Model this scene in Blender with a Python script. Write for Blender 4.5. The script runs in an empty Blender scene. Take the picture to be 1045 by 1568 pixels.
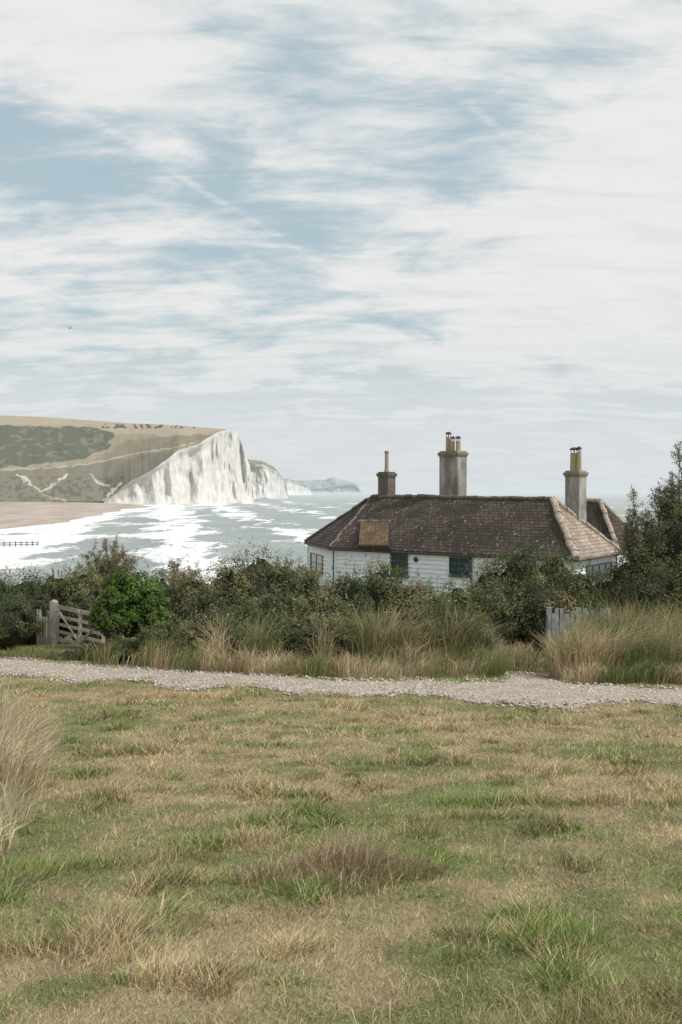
import bpy, math, numpy as np
from mathutils import Vector
F=2000.0; CX=522.5; HY=745.0; CZ=18.0
rng=np.random.default_rng(11)
scene=bpy.context.scene
# ------------------------------------------------------------ helpers
_tab=np.random.default_rng(3).random((256,256))
def vnoise(x,y,seed=0):
    x=np.asarray(x,float)+seed*17.31; y=np.asarray(y,float)+seed*9.77
    xi=np.floor(x).astype(int); yi=np.floor(y).astype(int)
    fx=x-xi; fy=y-yi; fx=fx*fx*(3-2*fx); fy=fy*fy*(3-2*fy)
    a=_tab[xi&255,yi&255]; b=_tab[(xi+1)&255,yi&255]; c=_tab[xi&255,(yi+1)&255]; d=_tab[(xi+1)&255,(yi+1)&255]
    return (a*(1-fx)+b*fx)*(1-fy)+(c*(1-fx)+d*fx)*fy
def fbm(x,y,o=4,seed=0):
    s=0;a=1;t=0
    for i in range(o):
        s=s+a*vnoise(np.asarray(x)*2**i,np.asarray(y)*2**i,seed+i*3); t+=a; a*=.5
    return s/t
def sstep(a,b,x):
    t=np.clip((x-a)/(b-a),0,1); return t*t*(3-2*t)
def W(px,py,d): return np.array([(px-CX)/F*d, d, CZ+(HY-py)/F*d])
def make_mesh(name,verts,faces,mat=None,col=None,smooth=False,parent=None):
    verts=np.asarray(verts,dtype=np.float32); faces=np.asarray(faces,dtype=np.int32)
    me=bpy.data.meshes.new(name); M,K=faces.shape
    me.vertices.add(len(verts)); me.vertices.foreach_set('co',verts.ravel())
    me.loops.add(M*K); me.loops.foreach_set('vertex_index',faces.ravel())
    me.polygons.add(M); me.polygons.foreach_set('loop_start',np.arange(0,M*K,K,dtype=np.int32))
    if smooth: me.polygons.foreach_set('use_smooth',np.ones(M,dtype=bool))
    me.update(calc_edges=True); me.validate()
    if col is not None:
        ca=me.color_attributes.new('Col','FLOAT_COLOR','POINT')
        c=np.ones((len(verts),4),dtype=np.float32); c[:,:3]=col
        ca.data.foreach_set('color',c.ravel())
    ob=bpy.data.objects.new(name,me); scene.collection.objects.link(ob)
    if mat: me.materials.append(mat)
    if parent: ob.parent=parent
    return ob
class MB:
    def __init__(s): s.v=[];s.f=[];s.m=[]
    def add(s,vs,fs,mi=0):
        o=len(s.v); s.v+= [tuple(map(float,v)) for v in vs]
        for f in fs: s.f.append([o+i for i in f]); s.m.append(mi)
    def box(s,c,ax,ay,az,mi=0):
        c=np.array(c,float);ax=np.array(ax,float);ay=np.array(ay,float);az=np.array(az,float)
        vs=[c+i*ax+j*ay+k*az for k in(-1,1) for j in(-1,1) for i in(-1,1)]
        s.add(vs,[(0,2,3,1),(4,5,7,6),(0,1,5,4),(2,6,7,3),(0,4,6,2),(1,3,7,5)],mi)
    def tube(s,pts,rad,n=6,mi=0,cap=True):
        pts=[np.array(p,float) for p in pts]; vs=[];fs=[]
        for i,p in enumerate(pts):
            t=pts[min(i+1,len(pts)-1)]-pts[max(i-1,0)]; t=t/(np.linalg.norm(t)+1e-9)
            a=np.cross(t,[0,0,1.]); 
            if np.linalg.norm(a)<.05: a=np.cross(t,[1.,0,0])
            a/=np.linalg.norm(a); b=np.cross(t,a)
            for k in range(n):
                th=2*math.pi*k/n; vs.append(p+rad[i]*(math.cos(th)*a+math.sin(th)*b))
        for i in range(len(pts)-1):
            for k in range(n):
                fs.append((i*n+k,i*n+(k+1)%n,(i+1)*n+(k+1)%n,(i+1)*n+k))
        if cap: fs.append(tuple(range(n))[::-1]); fs.append(tuple((len(pts)-1)*n+k for k in range(n)))
        s.add(vs,fs,mi)
    def build(s,name,mats,parent=None,smooth=False):
        me=bpy.data.meshes.new(name); me.from_pydata(s.v,[],s.f)
        for m in mats: me.materials.append(m)
        me.polygons.foreach_set('material_index',s.m)
        if smooth: me.polygons.foreach_set('use_smooth',[True]*len(s.f))
        me.update(); ob=bpy.data.objects.new(name,me); scene.collection.objects.link(ob)
        if parent: ob.parent=parent
        return ob
def empty(name,loc=(0,0,0)):
    e=bpy.data.objects.new(name,None); scene.collection.objects.link(e); e.empty_display_size=.5; return e
class NT:
    def __init__(s,tree): s.t=tree; s.n=tree.nodes; s.l=tree.links
    def node(s,ty,**kw):
        n=s.n.new(ty)
        for k,v in kw.items(): setattr(n,k,v)
        return n
    def put(s,sock,v):
        if isinstance(v,bpy.types.NodeSocket): s.l.new(v,sock)
        else: sock.default_value=v
    def math(s,op,a,b=0.,c=0.,clamp=False):
        n=s.node('ShaderNodeMath',operation=op,use_clamp=clamp)
        s.put(n.inputs[0],a); s.put(n.inputs[1],b); s.put(n.inputs[2],c); return n.outputs[0]
    def mix(s,f,a,b,mode='MIX'):
        n=s.node('ShaderNodeMix',data_type='RGBA',blend_type=mode)
        s.put(n.inputs[0],f)
        for k,v in ((6,a),(7,b)):
            if isinstance(v,tuple) and len(v)==3: v=(*v,1)
            s.put(n.inputs[k],v)
        return n.outputs[2]
    def ramp(s,f,a,b,lo=0.,hi=1.,smooth=True):
        n=s.node('ShaderNodeMapRange'); n.interpolation_type='SMOOTHSTEP' if smooth else 'LINEAR'
        s.put(n.inputs[0],f); s.put(n.inputs[1],a); s.put(n.inputs[2],b); s.put(n.inputs[3],lo); s.put(n.inputs[4],hi)
        return n.outputs[0]
    def noise(s,vec,scale,detail=4,rough=.5,dist=0.):
        n=s.node('ShaderNodeTexNoise'); s.put(n.inputs['Vector'],vec); n.inputs['Scale'].default_value=scale
        n.inputs['Detail'].default_value=detail; n.inputs['Roughness'].default_value=rough; n.inputs['Distortion'].default_value=dist
        return n.outputs[0]
    def mapping(s,vec,loc=(0,0,0),rot=(0,0,0),scale=(1,1,1)):
        n=s.node('ShaderNodeMapping'); s.put(n.inputs[0],vec); n.inputs[1].default_value=loc; n.inputs[2].default_value=rot; n.inputs[3].default_value=scale
        return n.outputs[0]
    def bump(s,h,strength=.5,dist=.02):
        n=s.node('ShaderNodeBump'); s.put(n.inputs['Height'],h); n.inputs['Strength'].default_value=strength; n.inputs['Distance'].default_value=dist
        return n.outputs[0]
def new_mat(name):
    m=bpy.data.materials.new(name); m.use_nodes=True; t=NT(m.node_tree)
    b=m.node_tree.nodes['Principled BSDF']; b.inputs['Specular IOR Level'].default_value=.25
    return m,t,b
def pos(t): return t.node('ShaderNodeNewGeometry').outputs['Position']
def attr(t,n='Col'): return t.node('ShaderNodeAttribute',attribute_name=n).outputs['Color']
def simple(name,c1,c2,scale,rough=.8,bump=0.,metal=0,stretch=(1,1,1)):
    m,t,b=new_mat(name); v=t.mapping(pos(t),scale=stretch)
    n=t.noise(v,scale,5,.6); f=t.ramp(n,.3,.7)
    t.put(b.inputs['Base Color'],t.mix(f,c1,c2)); b.inputs['Roughness'].default_value=rough
    if bump: t.put(b.inputs['Normal'],t.bump(n,bump,.03))
    return m
def foliage_mat(name,trans=.3,rough=.6):
    m,t,b=new_mat(name); c=attr(t)
    t.put(b.inputs['Base Color'],c); b.inputs['Roughness'].default_value=rough
    out=m.node_tree.nodes['Material Output']
    if trans>0:
        tr=t.node('ShaderNodeBsdfTranslucent'); t.put(tr.inputs[0],t.mix(.2,c,(.25,.28,.08)))
        mx=t.node('ShaderNodeMixShader'); mx.inputs[0].default_value=trans
        t.l.new(b.outputs[0],mx.inputs[1]); t.l.new(tr.outputs[0],mx.inputs[2])
        t.l.new(mx.outputs[0],out.inputs[0])
    return m
def diffuse_attr(name):
    m=bpy.data.materials.new(name); m.use_nodes=True; t=NT(m.node_tree); m.node_tree.nodes.remove(m.node_tree.nodes['Principled BSDF'])
    d=t.node('ShaderNodeBsdfDiffuse'); t.put(d.inputs[0],attr(t)); t.l.new(d.outputs[0],m.node_tree.nodes['Material Output'].inputs[0]); return m
M_leaf=foliage_mat('leaves',.3,.5); M_grass=foliage_mat('grass_blades',.3,.7); M_short=diffuse_attr('short_grass'); M_stone=diffuse_attr('stones')

# ------------------------------------------------------------ terrain function
def G(x,y):
    x=np.asarray(x,float); y=np.asarray(y,float)
    z=np.where(y<30,-1.6-.075*y,-3.85-.058*(y-30))
    z=np.where(y>85,-7.04-.2*(y-85),z); z=np.maximum(z,-24)
    z=np.where(y<0,-1.6-.03*y,z)
    z=z+(fbm(x*.35,y*.35,3,5)-.5)*.12*sstep(80,40,y)
    return z+CZ
def d_ground(py): return 3200./(py-895.)
up=[(0,1010),(100,1016),(250,1029),(500,1041),(765,1043),(1045,1054)]
lo=[(0,1032),(200,1045),(400,1055),(650,1064),(820,1078),(1045,1085)]
def conv(l):
    r=[]
    for px,py in l:
        d=d_ground(py); r.append(((px-CX)/F*d,d))
    return r
U=conv(up); L=conv(lo)
U=[(-40,50),(-20,38)]+U+[(12,17.5),(40,8)]; L=[(-40,44),(-18,31)]+L+[(12,12.8),(40,3)]
ux,uy=np.array(U).T; lx,ly=np.array(L).T
def path_up(x): 
    x=np.asarray(x,float); b=np.interp(x,ux,uy)+(fbm(x*1.3,x*0+3,3,8)-.5)*1.3
    return b+1.9*sstep(2.6,2.95,x)*sstep(3.75,3.35,x)
def path_lo(x): return np.interp(x,lx,ly)+(fbm(x*1.1,x*0+7,4,9)-.5)*2.4+(fbm(x*5,x*0+2,2,19)-.5)*.7
def tanfield(x,y):
    a=fbm(x*.8,y*.6,4,1); b=fbm(x*3.2,y*2.6,3,2)
    return np.clip((a-.5)*2.8+(b-.5)*2.8+.49,0,1)
def bright(x,y): return (.72+.56*fbm(x*4.5,y*3.5,3,101))

# ------------------------------------------------------------ ground
xs=np.concatenate([np.linspace(-500,-40,14),np.linspace(-36,-13,16),np.arange(-12,12.01,.12),np.linspace(13,36,16),np.linspace(40,500,14)])
ys=np.concatenate([np.linspace(-400,-20,12),np.linspace(-15,1.5,10),np.arange(2,32,.13),np.linspace(33,90,50),np.linspace(95,200,20)])
X,Y=np.meshgrid(xs,ys); Z=G(X,Y)
n1,n2=X.shape
idx=np.arange(n1*n2).reshape(n1,n2)
def gridfaces(idx): return np.stack([idx[:-1,:-1],idx[:-1,1:],idx[1:,1:],idx[1:,:-1]],-1).reshape(-1,4)
V=np.stack([X,Y,Z],-1).reshape(-1,3)
tf=tanfield(V[:,0],V[:,1])[:,None]
gc=(np.array([.165,.175,.070])*(1-tf)+np.array([.34,.27,.16])*tf)*bright(V[:,0],V[:,1])[:,None]
m,t,b=new_mat('meadow_ground'); p=pos(t)
n=t.noise(p,14,5,.7); n2_=t.noise(p,60,3,.6)
c=t.mix(t.ramp(n,.3,.75,0.,1.),attr(t),t.mix(.6,attr(t),(.11,.10,.05)))
c=t.mix(t.ramp(n2_,.45,.7,0,.5),c,(.38,.32,.20))
t.put(b.inputs['Base Color'],c); b.inputs['Roughness'].default_value=.95
t.put(b.inputs['Normal'],t.bump(n2_,.7,.03))
make_mesh('ground',V,gridfaces(idx),m,gc,smooth=True)

pxs=np.arange(-38,38,.12); tt=np.linspace(0,1,14)
PU=path_up(pxs); PL=path_lo(pxs)
XX=np.repeat(pxs[None],14,0); YY=PL[None]+(PU-PL)[None]*tt[:,None]
edge=np.minimum(tt,1-tt)[:,None]
ZZ=G(XX,YY)+.03*sstep(0,.12,edge)-.006
m,t,b=new_mat('gravel'); p=pos(t)
vo=t.node('ShaderNodeTexVoronoi'); t.put(vo.inputs['Vector'],p); vo.inputs['Scale'].default_value=28
n=t.noise(p,1.6,4,.6); n3=t.noise(p,45,3,.6)
sep=t.node('ShaderNodeSeparateColor'); t.put(sep.inputs[0],vo.outputs['Color'])
c=t.mix(sep.outputs[0],(.30,.25,.20),(.54,.47,.40)); c=t.mix(t.ramp(n,.42,.62,0,.6),c,(.32,.255,.18)); c=t.mix(t.ramp(n3,.5,.7,0,.4),c,(.22,.18,.14))
t.put(b.inputs['Base Color'],c); b.inputs['Roughness'].default_value=.9; t.put(b.inputs['Normal'],t.bump(vo.outputs['Distance'],.8,.03))
path=make_mesh('gravel_path',np.stack([XX,YY,ZZ],-1).reshape(-1,3),gridfaces(np.arange(XX.size).reshape(XX.shape)),m,smooth=True)
N=7500; sx=rng.uniform(-9,8,N); st=rng.uniform(-.12,1.08,N); sy=path_lo(sx)+(path_up(sx)-path_lo(sx))*st; sz=G(sx,sy)+.02
r=rng.uniform(.010,.036,N)
octv=np.array([[1,0,0],[-1,0,0],[0,1,0],[0,-1,0],[0,0,.7],[0,0,-.7]]); octf=np.array([[0,2,4],[2,1,4],[1,3,4],[3,0,4],[2,0,5],[1,2,5],[3,1,5],[0,3,5]])
v=(octv[None]*(r[:,None,None]*rng.uniform(.6,1.3,(N,6,1)))+np.stack([sx,sy,sz],-1)[:,None]).reshape(-1,3)
f=(octf[None]+6*np.arange(N)[:,None,None]).reshape(-1,3)
col=np.repeat(rng.uniform(.20,.62,(N,1))*np.array([[1,.9,.8]]),6,0)
make_mesh('loose_stones',v,f,M_stone,col,parent=path)

# ------------------------------------------------------------ grass blades
def blades(name,px_,py_,h,w,lean,col,seg2=False,mat=None,parent=None,zoff=0.):
    mat=mat or M_grass
    N=len(px_); z=G(px_,py_)+zoff-.01; base=np.stack([px_,py_,z],-1)
    th=rng.uniform(0,math.pi,N); side=np.stack([np.cos(th),np.sin(th)*.6,np.zeros(N)],-1)*(w/2)[:,None]
    l3=np.concatenate([lean,np.zeros((N,1))],1)
    up_=np.array([0,0,1.])[None]
    if not seg2:
        tip=base+up_*h[:,None]+l3*h[:,None]
        v=np.stack([base-side,base+side,tip],1).reshape(-1,3); f=np.arange(3*N).reshape(N,3); k=3
    else:
        mid=base+up_*(h*.55)[:,None]+l3*(h*.22)[:,None]
        ln=np.linalg.norm(lean,axis=1)
        tip=base+up_*(h*np.clip(1-.35*ln,.4,1))[:,None]+l3*(h*.95)[:,None]
        v=np.stack([base-side*.7,base+side*.7,mid-side,mid+side,tip],1).reshape(-1,3)
        f=(np.array([[0,1,3],[0,3,2],[2,3,4]])[None]+5*np.arange(N)[:,None,None]).reshape(-1,3); k=5
    return make_mesh(name,v,f,mat,np.repeat(col,k,0),parent=parent)
meadow=empty('meadow_grass')
GREEN=np.array([.19,.215,.080]); TAN=np.array([.54,.43,.265])
def meadow_cols(x,y,N):
    tf=tanfield(x,y); pr=np.clip(.12+.78*tf,0,1); is_t=rng.random(N)<pr
    gv=fbm(x*1.7,y*1.2,2,77)[:,None]; g=GREEN*(1-gv)+np.array([.16,.24,.06])*gv; g=np.where(gv<.42,np.array([.22,.22,.10]),g)
    c=np.where(is_t[:,None],TAN*rng.uniform(.5,1.25,(N,1)),g*rng.uniform(.6,1.5,(N,1)))
    c=(c+rng.normal(0,.012,(N,3)))*bright(x,y)[:,None]; return np.clip(c,.01,1),is_t
N=520000
u=rng.random(N); d=3.9*(26/3.9)**(u**.9)
x=rng.uniform(-1,1,N)*(d*.29+.8)
keep=(d<path_lo(x)+np.abs(rng.normal(0,.35,N)))|((d>path_up(x)-np.abs(rng.normal(0,.2,N)))&(d<26)); x=x[keep]; d=d[keep]; N=len(x)
col,ist=meadow_cols(x,d,N)
tuft=fbm(x*2.6,d*2.4,3,21)
h=rng.uniform(.010,.034,N)*(1+2.8*sstep(.56,.78,tuft)); w=.0024+.00062*d*rng.uniform(.7,1.4,N)
sw=(fbm(x*2.2,d*2,2,91)-.5)[:,None]*np.array([1.4,.9])
lean=rng.normal(0,.85,(N,2))+np.array([.1,0])+sw
blades('short_blades',x,d,h,w,lean,col,mat=M_short,parent=meadow)
N=20000; d=rng.uniform(4,21,N); x=rng.uniform(-1,1,N)*(d*.29+.8); keep=(d<path_lo(x))&(fbm(x*1.6,d*1.3,3,33)>.52); x=x[keep];d=d[keep];N=len(x)
col=TAN*rng.uniform(.7,1.3,(N,1)); blades('straws',x,d,rng.uniform(.04,.13,N),.002+.0004*d,rng.normal(.1,.8,(N,2)),col,True,parent=meadow)
def tuft_patch(name,cx,cy,rx,ry,n,h0,h1,cols,w=.005,leanm=(0.15,0),ls=.35,parent=None,fall=.55):
    a=rng.uniform(0,2*math.pi,n); r=np.sqrt(rng.random(n)); x=cx+rx*r*np.cos(a)+rng.normal(0,.12*rx,n); y=cy+ry*r*np.sin(a)+rng.normal(0,.1*ry,n)
    ci=rng.integers(0,len(cols),n); c=np.array(cols)[ci]*rng.uniform(.7,1.25,(n,1))
    h=rng.uniform(h0,h1,n)*(1-fall*r**2)*(.6+.8*fbm(x*6,y*6,2,13))
    out=np.stack([np.cos(a)*r,np.sin(a)*r],-1)*.45
    return blades(name,x,y,h,np.full(n,w)*rng.uniform(.6,1.3,n),rng.normal(0,ls,(n,2))+out+np.array(leanm),c,True,parent=parent)
STR=[(.56,.46,.30),(.48,.38,.24),(.60,.52,.36)]; OLV=[(.24,.24,.11),(.17,.20,.075),(.35,.31,.16)]; BRN=[(.35,.26,.165),(.43,.33,.215),(.29,.225,.135)]
tuft_patch('brown_tuft',.02,7.15,.34,.26,2300,.15,.31,BRN+STR[:1],.0048,parent=meadow,fall=.75)
tuft_patch('brown_tuft_c',.32,7.2,.25,.2,900,.08,.20,BRN+OLV,.005,parent=meadow)
tuft_patch('brown_tuft_d',-.32,7.0,.26,.2,900,.08,.20,BRN+OLV[:1]+STR,.005,parent=meadow)
tuft_patch('brown_tuft_e',-.05,6.75,.3,.14,700,.06,.16,OLV+STR[:1],.0045,parent=meadow,ls=.5)
tuft_patch('brown_tuft_b',-1.0,7.6,.2,.16,400,.05,.13,BRN+STR,.005,parent=meadow)
for k in range(95):
    d=4.5*(18/4.5)**rng.random(); x=rng.uniform(-.27,.27)*d
    if d<path_lo(x)-.5: tuft_patch('tuft_%02d'%k,x,d,rng.uniform(.06,.24),rng.uniform(.06,.2),int(rng.uniform(70,260)),.03,.10,[OLV,BRN,STR][k%3]+GREEN[None].tolist()*(k%2+1),.0042,parent=meadow,ls=.6)
N=420; d=rng.uniform(4.5,16,N); x=rng.uniform(-.28,.28,N)*d; k=(tanfield(x,d)<.5)&(d<path_lo(x)); x=x[k];d=d[k];N=len(x)
r=rng.uniform(.003,.006,N)*(.6+d*.06); v=(octv[None]*r[:,None,None]+np.stack([x,d,G(x,d)+.035],-1)[:,None]).reshape(-1,3)
make_mesh('clover_heads',v,(octf[None]+6*np.arange(N)[:,None,None]).reshape(-1,3),M_stone,np.full((len(v),3),.5),parent=meadow)
tall=empty('tall_dry_grass')
for i,(px,d,rx,ry,n,h) in enumerate([(0,9.8,.24,.6,800,.80),(28,11.,.22,.6,800,.72),(-10,12.5,.4,.8,1100,.85),(50,12.8,.22,.5,520,.5),(-40,10,.3,.6,900,.8),(-90,12,.6,1.,1400,.85),(10,8.6,.12,.3,260,.5),(-15,7.8,.12,.3,260,.4)]):
    tuft_patch('stand_%d'%i,(px-CX)/F*d,d,rx,ry,n,h*.4,h,STR+[(.80,.71,.53),(.76,.66,.48)]+OLV[2:],.0075,(.25,0),.30,parent=tall)

# ------------------------------------------------------------ leaves / bushes
class Leaves:
    def __init__(s): s.v=[];s.c=[]
    def add(s,c,n,ln,wd,col):
        N=len(c); n=n/(np.linalg.norm(n,axis=1,keepdims=True)+1e-9)
        r=rng.normal(0,1,(N,3)); a=np.cross(n,r); a/=np.linalg.norm(a,axis=1,keepdims=True)+1e-9; b=np.cross(n,a)
        ln=np.broadcast_to(ln,(N,))[:,None]; wd=np.broadcast_to(wd,(N,))[:,None]
        s.v.append(np.stack([c-a*ln,c-b*wd+n*wd*.3,c+a*ln,c+b*wd+n*wd*.3],1).reshape(-1,3)); s.c.append(np.repeat(col,4,0))
    def build(s,name,parent=None,mat=M_leaf):
        v=np.concatenate(s.v); c=np.concatenate(s.c)
        return make_mesh(name,v,np.arange(len(v)).reshape(-1,4),mat,np.clip(c,.005,1),parent=parent)
class Cores:  # added dark blobs that stop light passing through the bushes
    def __init__(s): s.v=[];s.f=[];s.o=0
    def add(s,c,r,k=.8,seed=0):
        nu,nv=18,12; th=np.linspace(0,2*math.pi,nu,endpoint=False); ph=np.linspace(.05,math.pi-.05,nv)
        T,P=np.meshgrid(th,ph); D=np.stack([np.sin(P)*np.cos(T),np.sin(P)*np.sin(T),np.cos(P)],-1)
        q=k*(.8+.4*vnoise(T*2,P*2.5,seed)); v=(np.array(c)+D*q[...,None]*np.array(r)).reshape(-1,3)
        i=np.arange(nu*nv).reshape(nv,nu); i=np.concatenate([i,i[:,:1]],1)
        s.v.append(v); s.f.append(gridfaces(i)+s.o); s.o+=len(v)
    def build(s,name,mat,parent): return make_mesh(name,np.concatenate(s.v),np.concatenate(s.f),mat,parent=parent,smooth=True)
M_core=simple('painted_core_shade',(.022,.024,.013),(.045,.042,.025),12,.95)  # near-black colour paints the shade inside the bushes
PAL={'dark':np.array([.068,.088,.038]),'mid':np.array([.115,.135,.058]),'olive':np.array([.19,.185,.090]),'glossy':np.array([.085,.145,.030]),'grey':np.array([.14,.155,.10]),'brown':np.array([.21,.17,.095])}
def bush(L,C,px,pytop,hw,d,kind,n=6500,size=.028,depth=None,drop=1.0):
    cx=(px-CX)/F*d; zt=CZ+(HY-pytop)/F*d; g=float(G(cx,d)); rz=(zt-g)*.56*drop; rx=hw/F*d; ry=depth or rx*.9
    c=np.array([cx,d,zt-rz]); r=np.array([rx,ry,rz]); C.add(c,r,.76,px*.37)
    k=int(30+hw*.6); dirs=rng.normal(0,1,(k,3)); dirs[:,2]=np.abs(dirs[:,2])*1.0-.35; dirs[:,1]-=.25
    dirs/=np.linalg.norm(dirs,axis=1,keepdims=True); sc=c+dirs*r*rng.uniform(.66,1.06,(k,1)); sr=rng.uniform(.09,.24,k)*(rx+rz)/2+.04
    base=PAL[kind]; other=PAL[str(rng.choice(['dark','mid','olive','brown']))] if kind!='glossy' else base
    cc=base*rng.uniform(.6,1.55,(k,1)); mixk=rng.random(k)<.28; cc[mixk]=other*rng.uniform(.8,1.4,(mixk.sum(),1))
    i=rng.integers(0,k,n); off=rng.normal(0,1,(n,3)); off/=np.linalg.norm(off,axis=1,keepdims=True); off*=rng.uniform(.3,1.2,(n,1))**.7
    p=sc[i]+off*sr[i][:,None]*np.array([1,1,.85])
    nm=off*.7+dirs[i]*.5+rng.normal(0,.5,(n,3))+np.array([0,0,.3])
    L.add(p,nm,size*rng.uniform(.6,1.4,n),size*.55*rng.uniform(.7,1.3,n),cc[i]*rng.uniform(.75,1.3,(n,1)))
    ns=int(hw*.8)
    for j in range(ns):
        dd=rng.normal(0,1,3); dd[2]=abs(dd[2])+.5; dd/=np.linalg.norm(dd); p0=c+dd*r*.93; ln=rng.uniform(.1,.42)*(.4 if kind=='glossy' else 1)
        q=16; tt=rng.random(q)[:,None]; dv=dd*.5+np.array([rng.normal(0,.35),0,.8]); pp=p0+dv*ln*tt+rng.normal(0,.02,(q,3))
        L.add(pp,rng.normal(0,1,(q,3))+[0,-.4,.4],size*rng.uniform(.6,1.1,q),size*.45,base*rng.uniform(.9,1.7)*np.ones((q,1)))
hedge=empty('hedge'); Lh=Leaves(); Ch=Cores()
for (px,top,hw,d,kind) in [
 (-60,872,60,35,'mid'),(-10,878,48,34,'mid'),(38,880,46,34,'dark'),(85,874,42,34.5,'mid'),(125,868,36,34,'olive'),(10,915,50,31.5,'dark'),(150,895,40,32,'mid'),(45,905,40,33,'dark'),
 (245,876,38,31,'mid'),(300,880,48,30.5,'olive'),(350,862,42,31,'olive'),(392,844,60,31.5,'mid'),(440,856,46,31.5,'mid'),(478,878,36,31,'olive'),
 (330,915,55,28.5,'dark'),(425,905,58,28.5,'mid'),(500,900,50,28.5,'olive'),
 (540,876,44,30,'dark'),(585,862,44,30.5,'mid'),(630,886,36,30,'olive'),(665,904,36,29,'mid'),(702,892,36,30,'olive'),
 (748,862,44,30.5,'olive'),(798,838,48,30.5,'mid'),(845,842,48,30.5,'mid'),(886,864,38,31,'dark'),
 (760,896,50,27.5,'mid'),(825,888,54,27.5,'dark'),
 (925,878,42,33,'olive'),(962,846,38,32,'mid'),(1000,815,42,31,'mid'),(1050,775,50,31,'mid'),(1110,770,60,31,'mid'),(1000,870,54,29,'dark'),(1060,850,60,29,'mid'),(1150,850,80,29,'mid')]:
    bush(Lh,Ch,px,top,hw,d,kind)
for (px,top,hw,d,kind) in [(150,990,34,27.2,'olive'),(195,978,38,26.4,'mid'),(250,955,40,26.2,'mid'),(300,955,42,25.6,'olive'),(355,945,44,25.6,'mid'),(410,950,42,25.2,'mid'),(465,942,44,25.2,'olive'),(520,948,42,24.8,'olive'),(575,935,44,25.2,'mid'),(630,925,44,25.2,'olive'),(680,930,40,25.2,'mid'),(722,952,36,24.8,'mid'),(120,1000,26,27.6,'olive')]:
    bush(Lh,Ch,px,top,hw,d,kind,n=5600,size=.024)
Lh.build('leaves',hedge); Ch.build('light_blocking_cores',M_core,hedge)
shrub=empty('evergreen_shrub'); L2=Leaves(); C2=Cores()
for a in [(200,878,46,27.4,'glossy'),(172,905,28,27.0,'glossy'),(230,900,26,27.2,'glossy')]: bush(L2,C2,*a,n=7500,size=.034,drop=.72)
L2.build('leaves',shrub); C2.build('light_blocking_cores',M_core,shrub)

M_bark=simple('bark',(.10,.08,.06),(.2,.16,.12),30,.9,.4)
def tamarisk(name,x,y,zt,spread,nl,cols,lean=0.,fine=.03,dens=46):
    e=empty(name); mb=MB(); L=Leaves(); g=float(G(x,y)); H=zt-g
    for i in range(nl):
        a=rng.uniform(0,2*math.pi); rr=spread*math.sqrt(rng.random()); top=np.array([x+rr*math.cos(a)+lean,y+rr*math.sin(a)*.7,g+H*rng.uniform(.72,1.0)*(1-.22*(rr/spread)**2)])
        b0=np.array([x+rng.normal(0,.12),y+rng.normal(0,.1),g-.1]); pts=[]; 
        for s in np.linspace(0,1,7): pts.append(b0+(top-b0)*np.array([s**1.3,s**1.3,s])+rng.normal(0,.03,3)*s)
        mb.tube(pts,[.045*(1-s)+.006 for s in np.linspace(0,1,7)],5)
        base=np.array(cols[i%len(cols)])
        for j in range(18):
            s=rng.uniform(.40,1.0); k=int(s*6); fr=s*6-k; p0=pts[min(k,6)]*(1-fr)+pts[min(k+1,6)]*fr
            dv=np.array([rng.normal(0,.6),rng.normal(0,.5),rng.uniform(.1,1.0)]); ln=rng.uniform(.16,.42)
            p1=p0+dv*ln; mb.tube([p0,p1],[.008,.003],3,cap=False)
            q=dens; tt=rng.random(q)[:,None]; pp=p0+(p1-p0)*tt+rng.normal(0,.045,(q,3))*(1.2-tt*.6)
            L.add(pp,rng.normal(0,1,(q,3))+[.2,-.3,.3],fine*rng.uniform(.6,1.3,q),fine*.32,base*rng.uniform(.65,1.4)*rng.uniform(.8,1.2,(q,1)))
    mb.build('trunk_and_limbs',[M_bark],e); L.build('foliage',e); return e
c1=[(.24,.21,.12),(.18,.18,.095),(.29,.22,.15)]
def tm(name,px,top,d,spr,nl,cols,**k): return tamarisk(name,(px-CX)/F*d,d,CZ+(HY-top)/F*d,spr/F*d,nl,cols,**k)
tm('tamarisk_bush',168,824,36,54,26,c1,dens=60)
tm('tamarisk_bush',268,854,35,50,20,c1,dens=54)
tm('tamarisk_bush',455,850,33,26,8,c1)
tm('tamarisk_tree',1050,676,32,54,34,[(.19,.19,.10),(.23,.19,.12),(.15,.17,.09)],dens=60)
tm('tamarisk_tree',992,742,32,42,22,[(.19,.19,.10),(.24,.20,.13)],dens=56)

# ------------------------------------------------------------ long verge grass
verge=empty('verge_long_grass')
def strip(name,pxa,pxb,da,db,n,h0,h1,cols,w=.014,lean=(.35,0),ls=.36,thr=.3):
    px=rng.uniform(pxa,pxb,n); s=rng.random(n); d=da+(db-da)*s; x=(px-CX)/F*d
    cl=fbm(x*2.3,d*1.6,3,41); keep=rng.random(n)<np.clip((cl-thr)*3.5,0.05,1); x=x[keep];d=d[keep];cl=cl[keep]; n=len(x)
    k=(d>path_up(x)+.1); x=x[k];d=d[k];cl=cl[k];n=len(x)
    cf=fbm(x*1.6,d*1.4,2,44); A=np.array(cols); order=np.clip(((cf-.25)*2*len(A)).astype(int)+rng.integers(-1,2,n),0,len(A)-1)
    c=A[order]*rng.uniform(.7,1.3,(n,1)); h=rng.uniform(h0,h1,n)*(.3+1.3*cl)
    sw=(fbm(x*1.6,d*.5,2,95)-.5)[:,None]*np.array([1.6,.2])
    blades(name,x,d,h,w*rng.uniform(.5,1.3,n),rng.normal(0,ls,(n,2))+np.array(lean)+sw,c,True,parent=verge)
mixc=[OLV[1],OLV[0],OLV[2],OLV[1],BRN[1],STR[1],STR[0]]
mixd=[OLV[1],OLV[0],OLV[2],BRN[1],STR[1],STR[0]]
strip('front_a',100,770,23.2,26,14000,.25,.65,mixc)
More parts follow.
